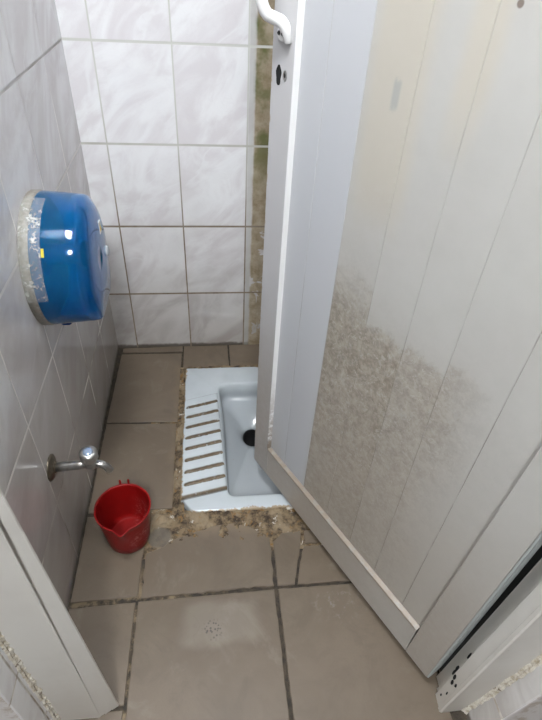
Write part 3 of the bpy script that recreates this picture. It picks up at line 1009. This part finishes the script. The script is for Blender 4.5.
# serrated tear edge visible as a pale line through the cover
b = bmesh.new()
box(b, .030, .096, DC.y - .085, DC.y - .079, DC.z - .098, DC.z - .093)
child_at(obj('tear_bar', b, M_core, dsp), DC)
# tape round the rear upper rim
def arc_t(a): return math.radians(92) < a < math.radians(186)
tp = loft([(.0008, 1.006, 0), (.010, 1.012, 0), (.018, 1.010, 0), (.026, .996, 0), (.040, .986, 0)], M_tape, 'clear_tape', dsp, False, False, arc_t)
# yellow sticker on the drum
b = bmesh.new()
def on_drum(a, x, s): 
    return (x, DC.y + math.cos(a) * RD * s, DC.z + math.sin(a) * RD * s)
A0, A1 = math.radians(143), math.radians(150)
q = [b.verts.new(on_drum(a, x, .990)) for a, x in ((A0, .041), (A0, .046), (A1, .046), (A1, .041))] 
q2 = [b.verts.new(on_drum(a, x, .978)) for a, x in ((A0, .041), (A0, .046), (A1, .046), (A1, .041))]
b.faces.new(q)
for k in range(4): b.faces.new((q[k], q[(k + 1) % 4], q2[(k + 1) % 4], q2[k]))
child_at(obj('sticker', b, M_yellow, dsp), DC)
# label and lock on the front
def front_x(r): return .1155
b = bmesh.new()
box(b, .1190, .1216, -.497, -.481, .718, .744, 0); box(b, .1193, .1220, -.495, -.484, .723, .733, 1)
lb = child_at(obj('label', b, [M_paperlab, M_yellow], dsp), DC)
b = bmesh.new()
lathe(b, [(0, .119), (.012, .119), (.012, .1235), (.009, .125), (0, .125)], (0, -.462, .658), (1, 0, 0), 24)
child_at(obj('lock', b, M_lock, dsp), DC)
# latch at the foot
b = bmesh.new()
lathe(b, [(0, .024), (.007, .024), (.008, .028), (.008, .040), (.006, .044), (0, .044)], (0, DC.y - .050, DC.z - .131), (1, 0, 0), 20)
child_at(obj('latch', b, M_latch, dsp, smooth=True), DC)

# ------------------------------------------------------------------ light
added_fill = tag(empty('added_light_panel', (.18, -1.195, CEIL)), 'added square light panel, out of view above the cubicle doorway', 'added_fill')
def mat_glow(name, p):
    g = G(name)
    return g.set(color=(.9, .9, .9), emit=(.94, .97, 1.0), power=p)
FILL_POWER = 76.0  # panel added out of view to light cubicle and door
b = bmesh.new()
L0, L1, L2, L3 = .04, .32, -1.42, -.97
for (x0, x1, y0, y1) in ((L0 - .03, L0, L2 - .03, L3 + .03), (L1, L1 + .03, L2 - .03, L3 + .03), (L0, L1, L2 - .03, L2), (L0, L1, L3, L3 + .03)):
    box(b, x0, x1, y0, y1, CEIL - .05, CEIL)
child_at(obj('added_frame', b, M_white, added_fill), (.18, -1.195, CEIL))
b = bmesh.new(); box(b, L0, L1, L2, L3, CEIL - .04, CEIL - .005)
child_at(obj('diffuser', b, mat_glow('fill_diffuser', FILL_POWER), added_fill), (.18, -1.195, CEIL))

added_fill['label'] = 'added light panel, out of view right above the cubicle doorway'
added_fill2 = added_fill.copy(); COL.objects.link(added_fill2); added_fill2.location = (.35, -2.55, CEIL)  # second added panel, there to brighten the outer jamb faces
added_fill2['label'] = 'added light panel, out of view farther out in the washroom'
for ch in list(added_fill.children):
    c = ch.copy(); COL.objects.link(c); c.parent = added_fill2; c.matrix_parent_inverse = ch.matrix_parent_inverse
    if c.name.startswith('diffuser'):
        c.data = ch.data.copy(); c.data.materials[0] = mat_glow('washroom_fill_diffuser', FILL_POWER * 1.75)
added_fill['group'] = added_fill2['group'] = 'added light panels'
w = bpy.data.worlds.new('World'); SC.world = w; w.use_nodes = True
bg = w.node_tree.nodes['Background']
bg.inputs[0].default_value = (.86, .92, 1.0, 1); bg.inputs[1].default_value = .08

# ------------------------------------------------------------------ camera
cam = bpy.data.cameras.new('camera'); co = bpy.data.objects.new('camera', cam); COL.objects.link(co)
F_PX = 516.3
cam.sensor_fit = 'VERTICAL'; cam.sensor_height = 36; cam.sensor_width = 27.1
cam.lens = F_PX / 720 * 36
cam.clip_start = .02
yaw, pitch, roll = -.1431, .7077, .0660
fw = Vector((-math.sin(yaw) * math.cos(pitch), math.cos(yaw) * math.cos(pitch), -math.sin(pitch)))
r_ = Vector((math.cos(yaw), math.sin(yaw), 0)); u_ = r_.cross(fw)
r2 = math.cos(roll) * r_ + math.sin(roll) * u_; u2 = -math.sin(roll) * r_ + math.cos(roll) * u_
m = Matrix((( r2.x, u2.x, -fw.x, .3605), (r2.y, u2.y, -fw.y, -1.5562), (r2.z, u2.z, -fw.z, 1.2588), (0, 0, 0, 1)))
co.matrix_world = m
SC.camera = co

vs = SC.view_settings
vs.view_transform = 'Standard'; vs.look = 'None'; vs.gamma = 1.0; vs.use_curve_mapping = False
vs.exposure = 0.12
SC.cycles.max_bounces = 10; SC.cycles.transmission_bounces = 10; SC.cycles.transparent_max_bounces = 12
SC.cycles.use_denoising = True
